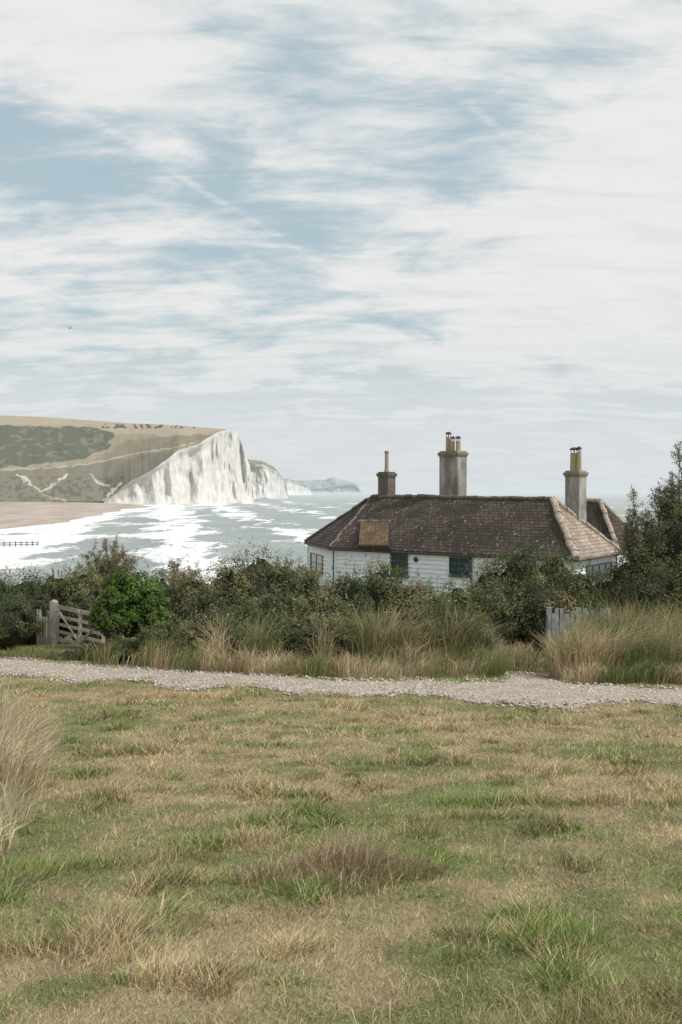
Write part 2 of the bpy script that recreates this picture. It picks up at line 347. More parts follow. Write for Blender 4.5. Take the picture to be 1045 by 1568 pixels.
strip('front_b',230,775,22.3,23.8,11000,.12,.48,mixd,lean=(.45,0))
strip('front_c',330,740,24.2,25.4,7500,.5,1.1,mixd,lean=(.4,0),thr=.42)
strip('front_d',540,710,24.0,25.0,3400,.7,1.3,mixd,lean=(.4,0),thr=.40)
strip('left_low',-100,160,26.5,31,7000,.08,.22,[GREEN,OLV[0],OLV[1],OLV[2]])
strip('gap',755,850,23.6,30,6000,.18,.5,mixd)
strip('mound_a',842,1200,21.6,24,15000,.45,1.05,mixc,lean=(.35,0))
strip('mound_b',838,1200,20.9,22,7000,.12,.45,mixd)
strip('mound_c',890,1200,23.5,27,10000,.7,1.5,[OLV[1],OLV[0],OLV[2],STR[1]],lean=(.3,0))
Lm=Leaves(); Cm=Cores()
for a in [(890,995,40,23.2,'olive'),(950,980,46,23.6,'mid'),(1015,965,50,23.8,'olive'),(1080,955,60,24,'mid')]: bush(Lm,Cm,*a,n=3200,size=.022)
Lm.build('bramble_leaves',verge); Cm.build('bramble_light_blocking_cores',M_core,verge)
N=30; px=rng.uniform(300,760,N); d=rng.uniform(24.2,25,N); py=rng.uniform(912,965,N)
ff=[]
for i in range(N):
    c=W(px[i],py[i],d[i]); q=7; ff.append(c+rng.normal(0,1,(q,3))*[.025,.025,.01]); 
P_=np.concatenate(ff); LF=Leaves(); LF.add(P_,rng.normal(0,.3,(len(P_),3))+[0,-.3,1],.013,.011,np.full((len(P_),3),.4)*[1,.97,.8]); LF.build('cream_flowers',verge)

# ------------------------------------------------------------ cottage
M_teal=simple('teal_paint',(.03,.09,.105),(.05,.13,.145),8,.5); M_white=simple('white_boards',(.62,.68,.73),(.74,.79,.82),2.2,.6,stretch=(1,1,3)); M_brown=simple('brown_wood',(.22,.13,.07),(.34,.22,.13),6,.7)
m,t,b=new_mat('window_glass'); b.inputs['Base Color'].default_value=(.02,.03,.035,1); b.inputs['Roughness'].default_value=.08; b.inputs['Specular IOR Level'].default_value=.5; M_glass=m
def roof_mat(name,ca,cb,cs,sp=.5,orange=.0,oc=(.34,.19,.07)):
    m,t,b=new_mat(name); uv=t.node('ShaderNodeUVMap').outputs[0]; p=pos(t)
    br=t.node('ShaderNodeTexBrick'); t.put(br.inputs['Vector'],uv); br.inputs['Scale'].default_value=1.; br.inputs['Brick Width'].default_value=.26; br.inputs['Row Height'].default_value=.2
    br.inputs['Mortar Size'].default_value=.018; br.inputs['Mortar Smooth'].default_value=.3; br.inputs['Bias'].default_value=-.1
    br.inputs['Color1'].default_value=(*ca,1); br.inputs['Color2'].default_value=(*cb,1); br.inputs['Mortar'].default_value=(ca[0]*.35,ca[1]*.35,ca[2]*.35,1)
    big=t.noise(p,.8,4,.6); fine=t.noise(p,9,4,.7); sp1=t.noise(p,5.,3,.75)
    c=t.mix(t.ramp(big,.38,.62,0,.7),br.outputs['Color'],(ca[0]*.55,ca[1]*.57,ca[2]*.56))
    c=t.mix(t.ramp(sp1,sp+.02,sp+.12,0,.85),c,cs)
    c=t.mix(t.ramp(t.noise(p,1.2,5,.65),.58,.72,0,orange),c,oc)
    c=t.mix(t.ramp(fine,.4,.7,0,.35),c,(.04,.037,.034))
    t.put(b.inputs['Base Color'],c); b.inputs['Roughness'].default_value=.9; b.inputs['Specular IOR Level'].default_value=.1
    uvs=t.node('ShaderNodeSeparateXYZ'); t.put(uvs.inputs[0],uv)
    saw=t.math('FRACT',t.math('DIVIDE',uvs.outputs[1],.2)); hh=t.math('ADD',t.math('MULTIPLY',saw,-1.),t.math('MULTIPLY',fine,.8))
    t.put(b.inputs['Normal'],t.bump(hh,.9,.04)); return m
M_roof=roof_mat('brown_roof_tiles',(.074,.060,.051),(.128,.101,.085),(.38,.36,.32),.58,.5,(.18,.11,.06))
M_roof2=roof_mat('sunlit_weathered_tiles',(.40,.32,.26),(.54,.45,.38),(.62,.57,.50),.55,.1)  # pale lichen-weathered tiles, with the hip's sunlight painted into their colour
M_roofo=roof_mat('lichen_roof_tiles',(.17,.115,.075),(.27,.175,.10),(.28,.24,.19),.57,.75,(.34,.19,.08))
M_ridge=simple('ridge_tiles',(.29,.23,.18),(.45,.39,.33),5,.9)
M_brick=simple('weathered_brick',(.09,.08,.07),(.19,.165,.14),7.,.9,.4)
M_stack=simple('rendered_stack',(.17,.165,.15),(.40,.39,.37),2.6,.9,.3,stretch=(1,1,.35)); M_stack2=simple('lichen_cap',(.18,.15,.09),(.28,.24,.17),6,.9,.3)
M_pot=simple('clay_pot',(.32,.25,.17),(.43,.35,.25),9,.8); M_dark=simple('dark_metal',(.04,.03,.03),(.09,.07,.06),12,.6)
cottage=empty('white_cottage')
def P3(px,d,z): return np.array([(px-CX)/F*d,d,z])
def roof_face(name,pts,mat,e=None,lift=0.):
    pts=[np.array(p,float) for p in pts]; e=(pts[1]-pts[0]); e/=np.linalg.norm(e); nn=np.cross(pts[1]-pts[0],pts[2]-pts[0]); nn/=np.linalg.norm(nn); s=np.cross(nn,e)
    pts=[p+nn*lift for p in pts]
    me=bpy.data.meshes.new(name); low=[p-np.array([0,0,.07]) for p in pts]; k=len(pts)
    fs=[tuple(range(k)),tuple(range(k,2*k))[::-1]]+[(i,i+k,(i+1)%k+k,(i+1)%k) for i in range(k)]
    me.from_pydata([tuple(p) for p in pts+low],[],fs); uvl=me.uv_layers.new(name='UVMap')
    for lp in me.loops:
        v=me.vertices[lp.vertex_index].co; v=np.array(v)-pts[0]; uvl.data[lp.index].uv=(float(v@e)+50,float(v@s)+50)
    me.materials.append(mat); me.update(); ob=bpy.data.objects.new(name,me); scene.collection.objects.link(ob); ob.parent=cottage; return ob
EZ=CZ-3.1
A=P3(467,73.8,EZ);B=P3(505,66.7,EZ);C=P3(882,56.,EZ);D=P3(952,62.,EZ)
P=P3(572,69.5,CZ-.52);Q=P3(846,60.,CZ-.60)
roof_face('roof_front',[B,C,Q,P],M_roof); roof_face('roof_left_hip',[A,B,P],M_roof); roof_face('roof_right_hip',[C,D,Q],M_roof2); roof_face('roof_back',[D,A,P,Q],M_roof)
E_=P3(868,66,EZ);F_=P3(946,63.6,EZ+.0);G_=P3(987,68,EZ+.05);H_=P3(900,76,EZ); R1=P3(880,70,CZ-.70);R2=P3(920,67.2,CZ-.76)
roof_face('wing_front',[E_,F_,R2,R1],M_roof); roof_face('wing_right',[F_,G_,R2],M_roof); roof_face('wing_back',[G_,H_,R1,R2],M_roof); roof_face('wing_left',[H_,E_,R1],M_roof)
def ridge(name,a,b,r=.11,mats=[M_ridge]):
    a=np.array(a)+[0,0,.03];b=np.array(b)+[0,0,.03]; mb=MB(); n=max(2,int(np.linalg.norm(b-a)/.42))
    for i in range(n):
        p0=a+(b-a)*i/n; p1=a+(b-a)*(i+.93)/n; j=rng.normal(0,.018,3); mb.tube([p0+j,p1+j],[r*rng.uniform(.92,1.05),r*1.08],8)
    return mb.build(name,mats,cottage)
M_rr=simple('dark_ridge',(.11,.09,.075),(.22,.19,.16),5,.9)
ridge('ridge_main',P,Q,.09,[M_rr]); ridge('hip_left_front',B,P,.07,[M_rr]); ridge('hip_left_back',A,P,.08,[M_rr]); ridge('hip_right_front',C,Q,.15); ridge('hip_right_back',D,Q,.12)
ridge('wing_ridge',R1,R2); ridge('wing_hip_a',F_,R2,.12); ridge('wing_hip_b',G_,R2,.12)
nF=np.cross(C-B,P-B); nF/=np.linalg.norm(nF)
def on_front(px,py,lift=.0):
    r=np.array([(px-CX)/F,1,(HY-py)/F]); o=np.array([0,0,CZ]); tt=((B-o)@nF)/(r@nF); return o+r*tt+nF*lift
roof_face('porch_roof',[on_front(554,842,.34),on_front(598,843,.34),on_front(598,802,.16),on_front(554,802,.16)],M_roofo)
mb=MB()
for px in (554,598):
    q0=on_front(px,842,.32);q1=on_front(px,802,.14);q2=on_front(px,802,-.1);q3=on_front(px,842,-.1); mb.add([q0,q1,q2,q3],[(0,1,2,3)])
q0=on_front(554,842,.30);q1=on_front(598,843,.30);q2=on_front(598,843,-.1);q3=on_front(554,842,-.1); mb.add([q0,q1,q2,q3],[(0,1,2,3)])
mb.build('porch_cheeks',[M_dark],cottage)
mb=MB(); q0=on_front(552,801,.16);q1=on_front(600,801,.16); mb.tube([q0,q1],[.05,.05],6); mb.build('porch_flashing',[M_stack],cottage)
cen=(A+B+C+D)/4
def inset(p,k=.3): v=cen-p; v[2]=0; v/=np.linalg.norm(v); q=p+v*k*1.3; return np.array([q[0],q[1],0])
a,b_,c_,d_=[inset(p) for p in (A,B,C,D)]
def wall(name,p0,p1,z0,z1,mat=M_white,bh=.21):
    dvec=p1-p0; dvec/=np.linalg.norm(dvec); nrm=np.array([dvec[1],-dvec[0],0]); mb=MB(); z=z0
    while z<z1-.001:
        zt=min(z+bh,z1); mb.add([p0+nrm*.055+[0,0,z],p1+nrm*.055+[0,0,z],p1+nrm*.002+[0,0,zt],p0+nrm*.002+[0,0,zt],p0+[0,0,z],p1+[0,0,z]],[(0,1,2,3),(4,5,1,0)]); z=zt
    return mb.build(name,[mat],cottage),nrm
g0=12.0
_,nf=wall('wall_front',b_,c_,g0,EZ+.1); _,nl_=wall('wall_left',a,b_,g0,EZ+.1); _,nr=wall('wall_right',c_,d_,g0,EZ+.1); wall('wall_back',d_,a,g0,EZ+.1)
def insw(p,q,k=.3):
    v=q-p; v[2]=0; v/=np.linalg.norm(v); r=p+v*k; return np.array([r[0],r[1],0])
wc=(E_+F_+G_+H_)/4; w1,w2,w3,w4=[insw(p_,wc) for p_ in (E_,F_,G_,H_)]
wall('wing_wall_front',w1,w2,g0-.3,EZ+.05); wall('wing_wall_right',w2,w3,g0-.3,EZ+.05); wall('wing_wall_back',w3,w4,g0-.3,EZ+.05); wall('wing_wall_left',w4,w1,g0-.3,EZ+.05)
def atpx(px,p0,p1):
    s=(px-CX)/F; dv=p1-p0; tt=(s*p0[1]-p0[0])/(dv[0]-s*dv[1]); return p0+dv*tt
def window(name,p0,p1,nrm,px0,px1,py0,py1,fr,pane=M_glass,nx=2,nz=3):
    l=atpx(px0,p0,p1); r=atpx(px1,p0,p1); dm=(l[1]+r[1])/2; zt=CZ+(HY-py0)/F*dm; zb=CZ+(HY-py1)/F*dm
    e=r-l; w=np.linalg.norm(e); e/=w; mb=MB(); c=(l+r)/2; zc=(zt+zb)/2; h=(zt-zb)
    mb.box(c+nrm*.055+[0,0,zc],e*(w/2-.03),nrm*.012,[0,0,h/2-.03],1)
    fw=.06
    for s in(-1,1):
        mb.box(c+e*s*(w/2-fw/2)+nrm*.07+[0,0,zc],e*fw/2,nrm*.035,[0,0,h/2],0)
        mb.box(c+nrm*.07+[0,0,zc+s*(h/2-fw/2)],e*(w/2-fw-.002),nrm*.033,[0,0,fw/2],0)
    for i in range(1,nx): mb.box(c+e*(w*(i/nx-.5))+nrm*.075+[0,0,zc],e*.025,nrm*.018,[0,0,h/2-fw],0)
    for i in range(1,nz): mb.box(c+nrm*.072+[0,0,zc+h*(i/nz-.5)],e*(w/2-fw),nrm*.014,[0,0,.02],0)
    mb.box(c+nrm*.09+[0,0,zb-.03],e*(w/2+.05),nrm*.06,[0,0,.028],0)
    return mb.build(name,[fr,pane],cottage)
window('window_front_a',b_,c_,nf,600,626,847,882,M_teal); window('window_front_b',b_,c_,nf,690,721,853,882,M_teal); window('window_front_c',b_,c_,nf,800,822,858,885,M_teal)
window('window_left',a,b_,nl_,478,496,848,876,M_brown,nx=2,nz=2)
window('window_right',c_,d_,nr,896,935,863,884,M_teal,nx=4,nz=2)
mb=MB()
for p0,p1,nn in ((B,C,nf),(A,B,nl_),(C,D,nr)):
    mb.tube([p0+nn*.03+[0,0,-.10],p1+nn*.03+[0,0,-.10]],[.05,.05],8)
mb.build('gutters',[M_dark],cottage)
mb=MB(); c=atpx(638,b_,c_); mb.tube([c+nf*.0+[0,0,14.5],c+nf*.08+[0,0,14.5]],[.13,.13],14,0); mb.build('porthole',[M_dark],cottage)
mb=MB()
for q in (a,b_,c_): mb.box(np.array([q[0],q[1],(g0+EZ)/2]),[.08,0,0],[0,.08,0],[0,0,(EZ-g0)/2])
mb.build('corner_boards',[M_white],cottage)
mb=MB(); q=atpx(724,b_,c_)+nf*.1; mb.tube([q+[0,0,g0],q+[0,0,EZ-.1]],[.04,.04],8); q=atpx(513,b_,c_)+nf*.1; mb.tube([q+[0,0,g0],q+[0,0,EZ-.1]],[.035,.035],8); mb.build('drainpipes',[M_teal],cottage)
e1=(C-B)/np.linalg.norm(C-B); e2=np.array([-e1[1],e1[0],0])
def chimney(name,px,d,pyb,pyt,wa,wb,pots,flare=0.,mat=None):
    mb=MB(); x=(px-CX)/F*d; zb=CZ+(HY-pyb)/F*d; zt=CZ+(HY-pyt)/F*d; o=np.array([x,d,0.])
    if flare: mb.box(o+[0,0,zb+flare/2-.3],e1*(wa/2+.1),e2*(wb/2+.1),[0,0,flare/2+.3],0)
    mb.box(o+[0,0,(zb+zt-.30)/2-.2],e1*wa/2,e2*wb/2,[0,0,(zt-.30-zb)/2+.2],0)
    mb.box(o+[0,0,zt-.26],e1*(wa/2+.035),e2*(wb/2+.035),[0,0,.04],1)
    mb.box(o+[0,0,zt-.16],e1*(wa/2+.07),e2*(wb/2+.07),[0,0,.058],1)
    mb.box(o+[0,0,zt-.06],e1*(wa/2+.0),e2*(wb/2+.0),[0,0,.04],0)
    for off,r,pyp,kind in pots:
        zp=CZ+(HY-pyp)/F*d; q=o+e1*off
        if kind=='pot':
            mb.tube([q+[0,0,zt-.05],q+[0,0,zt+.08],q+[0,0,zt+.1],q+[0,0,zp-.12],q+[0,0,zp-.1],q+[0,0,zp]],[r*1.25,r*1.2,r,r*.85,r*1.1,r*1.1],12,2)
            mb.tube([q+[0,0,zp],q+[0,0,zp+.02]],[r*.8,r*.8],12,3)
        else:
            mb.tube([q+[0,0,zt-.05],q+[0,0,zp-.26]],[r*1.1,r],12,2); 
            for th in range(4):
                o2=np.array([math.cos(th*1.57)*r*.8,math.sin(th*1.57)*r*.8,0]); mb.tube([q+o2+[0,0,zp-.28],q+o2+[0,0,zp-.12]],[.015,.015],4,3)
            mb.tube([q+[0,0,zp-.13],q+[0,0,zp-.06],q+[0,0,zp]],[r*1.2,r*1.15,r*.5],12,3)
    return mb.build(name,[mat or M_stack,M_stack2 if not mat else mat,M_pot,M_dark],cottage)
chimney('chimney_left',592.5,69,766,722,.72,.58,[(0,.11,691,'pot')],mat=M_brick)
chimney('chimney_middle',694,66.2,778,690,1.22,.70,[(-.3,.13,661,'cowl'),(.0,.09,668,'cowl'),(.34,.12,668,'cowl')],.5)
chimney('chimney_right',882,61,806,720,.78,.6,[(-.1,.17,685,'cowl'),(.18,.11,684,'cowl')])

# ------------------------------------------------------------ gate and fences
M_wood=simple('weathered_wood',(.28,.25,.22),(.50,.46,.41),12,.9,.5,stretch=(1,1,.3))
gate=empty('wooden_gate'); mb=MB()
def gp(px,d): x=(px-CX)/F*d; return np.array([x,d,float(G(x,d))])
p=gp(83,32.2); mb.box(p+[0,0,.5],[.085,0,0],[0,.085,0],[0,0,.62]); mb.tube([p+[0,0,1.12],p+[0,0,1.17]],[.11,.06],4)
p=gp(60,32.6); mb.box(p+[0,0,.42],[.05,0,0],[0,.05,0],[0,0,.5]); p=gp(75,32.4); mb.box(p+[0,0,.42],[.03,0,0],[0,.03,0],[0,0,.46])
for px in (64,68,72): 
    p=gp(px,32.5); mb.box(p+[0,0,.38],[.024,0,0],[0,.012,0],[0,0,.36])
for z in (.2,.62): mb.box((gp(60,32.6)+gp(76,32.4))/2+[0,-.03,z],(gp(76,32.4)-gp(60,32.6))/2,[0,.012,0],[0,0,.03])
g1=gp(88,32.2);g2=gp(160,30.4); g2[2]=g1[2]-.06
for z in (.22,.40,.58,.77,1.0): mb.box((g1+g2)/2+[0,0,z],(g2-g1)/2,[0,.015,0],[0,0,.038 if z<1 else .05])
for s in (0.01,.5,.99): q=g1+(g2-g1)*s; mb.box(q+[0,-.03,.6],[.04,0,0],[0,.014,0],[0,0,.46])
for (s0,z0,s1,z1) in ((.02,.95,.5,.25),(.98,.95,.5,.25)): mb.tube([g1+(g2-g1)*s0+[0,-.045,z0],g1+(g2-g1)*s1+[0,-.045,z1]],[.035,.035],4)
mb.build('gate_parts',[M_wood],gate)
fence=empty('picket_fence'); mb=MB(); f0=gp(842,26.6); f1=gp(932,26.6); nP=16
for i in range(nP):
    q=f0+(f1-f0)*i/(nP-1); hgt=rng.uniform(.98,1.12); mb.box(q+[0,0,hgt/2],[.034,0,0],[rng.normal(0,.004),.012,0],[rng.normal(0,.02),0,hgt/2])
for z in (.3,.8): mb.box((f0+f1)/2+[0,.03,z],(f1-f0)/2,[0,.016,0],[0,0,.03])
for s in (0,.5,1): mb.box(f0+(f1-f0)*s+[0,.08,.55],[.05,0,0],[0,.05,0],[0,0,.56])
mb.build('pickets',[simple('grey_painted_wood',(.22,.23,.24),(.38,.39,.39),9,.8)],fence)

# ------------------------------------------------------------ far coast
m,t,b=new_mat('chalk'); p=pos(t)
st=t.noise(t.mapping(p,scale=(.14,.14,.05)),1.,5,.6); bd=t.noise(t.mapping(p,scale=(.006,.006,.16)),1.,4,.6); bg=t.noise(p,.035,4,.6)
c=t.mix(t.ramp(st,.30,.62),(.50,.49,.465),(.68,.67,.64)); c=t.mix(t.ramp(bd,.5,.72,0,.35),c,(.52,.50,.46)); c=t.mix(t.ramp(bg,.48,.72,0,.5),c,(.55,.53,.48))
t.put(b.inputs['Base Color'],t.mix(1.,c,attr(t),'MULTIPLY')); b.inputs['Roughness'].default_value=1.; b.inputs['Specular IOR Level'].default_value=0
t.put(b.inputs['Normal'],t.bump(st,.6,3.)); M_chalk=m
m,t,b=new_mat('downland'); p=pos(t); n=t.noise(p,.05,6,.7); n5=t.noise(p,.25,5,.7)
c=t.mix(t.ramp(n,.3,.7,0,.25),attr(t),t.mix(.5,attr(t),(.17,.17,.13))); c=t.mix(t.ramp(n5,.45,.7,0,.3),c,t.mix(.5,attr(t),(.13,.135,.105)))
t.put(b.inputs['Base Color'],c); b.inputs['Roughness'].default_value=1.; b.inputs['Specular IOR Level'].default_value=0; M_down=m
def inpoly(x,y,poly):
    r=np.zeros(x.shape,bool); n=len(poly)
    for i in range(n):
        x0,y0=poly[i]; x1,y1=poly[(i+1)%n]
        cnd=((y0>y)!=(y1>y))&(x<(x1-x0)*(y-y0)/((y1-y0)+1e-9)+x0); r^=cnd
    return r
def segd(x,y,pl):
    dm=np.full(x.shape,1e9)
    for (x0,y0),(x1,y1) in zip(pl[:-1],pl[1:]):
        L2_=(x1-x0)**2+(y1-y0)**2; tt=np.clip(((x-x0)*(x1-x0)+(y-y0)*(y1-y0))/L2_,0,1); dm=np.minimum(dm,np.hypot(x-x0-tt*(x1-x0),y-y0-tt*(y1-y0)))
    return dm
def coast(name,pxs,db,pc,pk,dk,hillcol,flute=1.,nr=46,nh=90,hazetint=None,seed=0,leftgreen=None,batter=.22):
    e=empty(name); pxs=np.asarray(pxs,float); db_=np.interp(pxs,*db); pc_=np.interp(pxs,*pc)+(fbm(pxs/5,pxs*0,3,seed+9)-.5)*np.clip((pxs-165)/40,0,1)*1.6; pk_=np.minimum(np.interp(pxs,*pk),pc_-.2); dk_=np.interp(pxs,*dk)
    hc=CZ+(HY-pc_)/F*db_; dc=db_+batter*hc; hc=np.maximum(CZ+(HY-pc_)/F*dc,.5)
    s=np.concatenate([[0],np.cumsum(np.hypot(np.diff((pxs-CX)/F*db_),np.diff(db_)))])
    t=np.linspace(0,1,nr)[:,None]; z=hc[None]*t
    rid=lambda v:1-np.abs(2*v-1)
    S=s[None]+0*t
    fl=(rid(fbm(S/42,z/110,3,seed+1))-.5)*32+(rid(fbm(S/13,z/32,3,seed+2))-.5)*11+(fbm(S/4,z/7,3,seed+4)-.5)*4
    env=np.clip(hc/50,0,1)[None]*(.35+.65*np.sin(math.pi*np.clip(t,0,1))**.5*(1-t*.3))
    d=db_[None]+batter*z+fl*flute*env*sstep(1.0,.86,t)
    d+=-10*flute*env*(1-t)**6
    xx=(pxs[None]-CX)/F*db_[None]+ (pxs[None]-CX)/F*(d-db_[None])
    V=np.stack([xx,d+0*xx,z],-1).reshape(-1,3); tint=np.ones((len(V),3))*(hazetint if hazetint is not None else 1.)  # tint paints distance haze into the far chalk
    if leftgreen is not None:
        mk=(np.broadcast_to(pxs[None],xx.shape).ravel()<leftgreen); tint[mk]=(.34,.32,.25)
    make_mesh('chalk_face',V,gridfaces(np.arange(V.shape[0]).reshape(xx.shape)),M_chalk,tint,smooth=True,parent=e)
    t=np.linspace(0,1,nh)[:,None]; dtop=dc[None]; d=dtop+(dk_[None]-dtop)*t; d=np.maximum(d,dtop+t*30); py=pc_[None]+(pk_-pc_)[None]*t
    z=CZ+(HY-py)/F*d; z=z*1.0; z[0]=hc
    nz=(fbm(pxs[None]/40+0*t,t*3+0*pxs[None],3,seed+6)-.5)*8*np.clip((pc_-pk_)/60,0,1)[None]*np.sin(math.pi*t); z=z+nz
    back=[(d[-1]+120,z[-1]-4),(d[-1]+400,z[-1]-25),(d[-1]+700,z[-1]*0)]
    d=np.concatenate([d]+[b_[0][None] for b_ in back]); z=np.concatenate([z]+[b_[1][None] for b_ in back])
    xx=(pxs[None]-CX)/F*d; pyv=HY-(z-CZ)/d*F; pxv=np.broadcast_to(pxs[None],xx.shape)
    col=hillcol(pxv,pyv,np.clip(pc_[None]-pyv,0,None))
    V=np.stack([xx,d,z],-1).reshape(-1,3); make_mesh('grassland',V,gridfaces(np.arange(V.shape[0]).reshape(xx.shape)),M_down,col.reshape(-1,3),smooth=True,parent=e)
    return e
def haven(px,py,above):
    wx=px+(fbm(px/14,py/7,3,51)-.5)*16; wy=py+(fbm(px/14,py/7,3,53)-.5)*7
    c=np.empty(px.shape+(3,)); c[:]=(.34,.305,.235)  # downland colours paled and greyed, with distance haze painted in
    low=inpoly(wx,wy,[(-900,735),(0,722),(60,716),(110,713),(200,700),(262,690),(262,710),(170,780),(-900,780)]); c[low]=(.235,.22,.18)
    up_=inpoly(wx,wy,[(-900,620),(400,620),(400,662),(300,668),(175,664),(140,652),(0,650),(-900,650)]); c[up_]=(.42,.365,.285)
    md=inpoly(wx,wy,[(200,672),(262,668),(330,664),(260,692),(180,702),(120,712),(150,700)]); c[md]=(.28,.255,.195)
    sc=inpoly(wx,wy,[(-900,650),(0,652),(140,654),(178,664),(165,688),(120,704),(60,711),(0,716),(-900,725)])
    nn=fbm(px/9,py/4,3,57); c[sc]=np.where(nn[sc][:,None]>.38,np.array([.145,.16,.13]),np.array([.21,.21,.165]))
    tr=(vnoise(px/3.5,py/3,61)>.62)&(py<656)&(py>649)&(px>150); c[tr]=(.14,.15,.115)
    tr=(fbm(px/6,py/3,2,63)>.60)&low&(py>730); c[tr]=(.16,.165,.13)
    for pl,w,cc in [([(-200,724),(0,720),(60,717),(112,714),(160,706),(210,694),(262,686),(300,678)],.9,(.46,.42,.35)),
                    ([(-200,655),(0,650),(90,651),(150,653)],.8,(.38,.35,.28)),
                    ([(28,728),(45,741),(62,752),(74,748),(88,738),(104,728)],1.1,(.46,.44,.38)),([(26,727),(40,732),(48,742)],1.6,(.58,.56,.5)),([(104,726),(98,732),(90,735)],1.6,(.56,.54,.48)),
                    ([(138,726),(150,738),(160,742),(168,744)],1.2,(.54,.52,.46)),([(160,768),(172,752),(186,740)],2.2,(.6,.58,.53)),([(62,752),(80,762),(100,766)],.9,(.42,.39,.32))]:
        dd=segd(px+(fbm(px/6,py/5,2,67)-.5)*7,py+(fbm(px/9,py/5,2,68)-.5)*4,pl); k=dd<w*(.4+1.2*vnoise(px/4,py/3,69)); c[k]=cc
    return c
hx=np.concatenate([np.arange(-900,-20,6),np.arange(-20,389,1.1),[388.6]])
coast('chalk_cliff_and_hill',hx,([-900,100,165,240,310,350,385,389],[1330,1300,1292,1286,1325,1385,1450,1460]),
 ([-900,0,120,158,175,200,230,250,262,272,285,302,318,332,350,360,366,370,373,378,383,389],[771,770,768,767.5,757,737,722,708,699,690,686,681,671,662,657,659,664,678,690,702,712,766]),
 ([-900,0,60,130,200,270,330,350,389],[628,636,638,643,648,651,656,657,800]),([-900,0,200,330,352,389],[1850,1780,1650,1500,1440,1500]),haven,leftgreen=160,nh=120)
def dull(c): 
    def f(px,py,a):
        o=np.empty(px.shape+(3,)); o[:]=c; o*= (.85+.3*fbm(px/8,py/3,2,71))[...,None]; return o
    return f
coast('chalk_cliff',np.arange(362,442,.8),([362,420,442],[1850,1900,2000]),([362,385,392,402,412,424,432,437,442],[704,706,712,711,717,722,733,738,764]),([362,385,402,420,432,442],[700,704,706,715,730,770]),([362,442],[2100,2150]),dull((.28,.27,.21)),flute=1.,seed=20,nh=20,hazetint=(.97,1.0,1.03))
coast('chalk_cliff',np.arange(425,481,.8),([425,481],[2700,2800]),([425,445,455,466,474,481],[738,736,741,742,748,758]),([425,440,455,466,481],[734,733,737,741,770]),([425,481],[2950,3000]),dull((.36,.38,.35)),flute=.7,seed=31,nh=12,hazetint=(.95,1.0,1.04))
coast('distant_headland',np.arange(400,554,1.),([400,554],[4100,4000]),([400,470,505,520,535,545,554],[750,749,748,744,742,743,755]),([400,440,470,498,508,514,522,535,550,554],[737,735,735.5,735,731.5,731,734,737,742,770]),([400,554],[4500,4500]),dull((.37,.42,.445)),flute=.4,seed=41,nh=12,hazetint=(.88,.96,1.03))  # pale blue-grey land and chalk: aerial haze painted into the colour
by=np.linspace(180,1345,160); shx=np.interp(by,[180,300,420,537,692,860,1029,1161,1290,1345],[-112,-122,-133,-141,-137,-150,-167,-164,-192,-240])+ (fbm(by/60,by*0,3,81)-.5)*14
tt=np.concatenate([np.linspace(0,1,30)*90,[140,220,400,900]]); XX=shx[:,None]-tt[None]; YY=by[:,None]+0*tt[None]; ZZ=-.4+3.0*(1-np.exp(-tt[None]/30))+ (fbm(XX/12,YY/40,3,83)-.5)*.8*sstep(0,30,tt)[None]
m,t,b=new_mat('shingle'); p=pos(t); n=t.noise(t.mapping(p,scale=(.08,.012,1)),1.,5,.65); n6=t.noise(p,.6,4,.7)
c=t.mix(t.ramp(n,.35,.65),(.47,.395,.345),(.35,.295,.255)); c=t.mix(t.ramp(n6,.5,.7,0,.4),c,(.30,.26,.22)); t.put(b.inputs['Base Color'],c); b.inputs['Roughness'].default_value=.95
make_mesh('shingle_beach',np.stack([XX,YY,ZZ],-1).reshape(-1,3),gridfaces(np.arange(XX.size).reshape(XX.shape)),m,smooth=True)
# sea
m,t,b=new_mat('sea_water'); p=pos(t); s3=t.node('ShaderNodeSeparateXYZ'); t.put(s3.inputs[0],p); x_=s3.outputs[0]; y_=s3.outputs[1]
w1=t.noise(t.mapping(p,rot=(0,0,.25),scale=(.05,.016,1)),1.,5,.6,.4); w2=t.noise(t.mapping(p,scale=(.3,.12,1)),1.,4,.65); w3=t.noise(t.mapping(p,loc=(31,7,0),rot=(0,0,-.12),scale=(.03,.009,1)),1.,6,.65,.6)
sd=t.math('ADD',x_,t.math('MULTIPLY_ADD',t.math('SUBTRACT',y_,500.),.045,138.))
ph=t.math('ADD',t.math('DIVIDE',sd,7.5),t.math('ADD',t.math('MULTIPLY',w1,9.),t.math('MULTIPLY',y_,.012)))
crest=t.math('POWER',t.math('MULTIPLY_ADD',t.math('SINE',ph),.5,.5),2.5)
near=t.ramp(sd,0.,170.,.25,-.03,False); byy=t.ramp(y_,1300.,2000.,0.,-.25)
tot=t.math('ADD',t.math('ADD',w3,near),t.math('ADD',byy,t.math('MULTIPLY',t.math('SUBTRACT',crest,.35),.22)))
tot=t.math('ADD',tot,t.math('MULTIPLY',t.math('SUBTRACT',w2,.5),.28))
tot=t.math('ADD',tot,t.ramp(sd,0.,16.,.2,0.))
foam=t.ramp(tot,.61,.69)
far=t.ramp(y_,250.,3500.)  # distant water is paled, painting horizon haze into its colour
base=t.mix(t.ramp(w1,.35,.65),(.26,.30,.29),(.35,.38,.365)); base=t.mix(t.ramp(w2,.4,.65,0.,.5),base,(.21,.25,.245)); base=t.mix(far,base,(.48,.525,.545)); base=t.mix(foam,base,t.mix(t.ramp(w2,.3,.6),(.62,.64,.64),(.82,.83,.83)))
t.put(b.inputs['Base Color'],base); t.put(b.inputs['Roughness'],t.mix(foam,(.45,.45,.45),(.9,.9,.9))); b.inputs['IOR'].default_value=1.33; b.inputs['Specular IOR Level'].default_value=.3
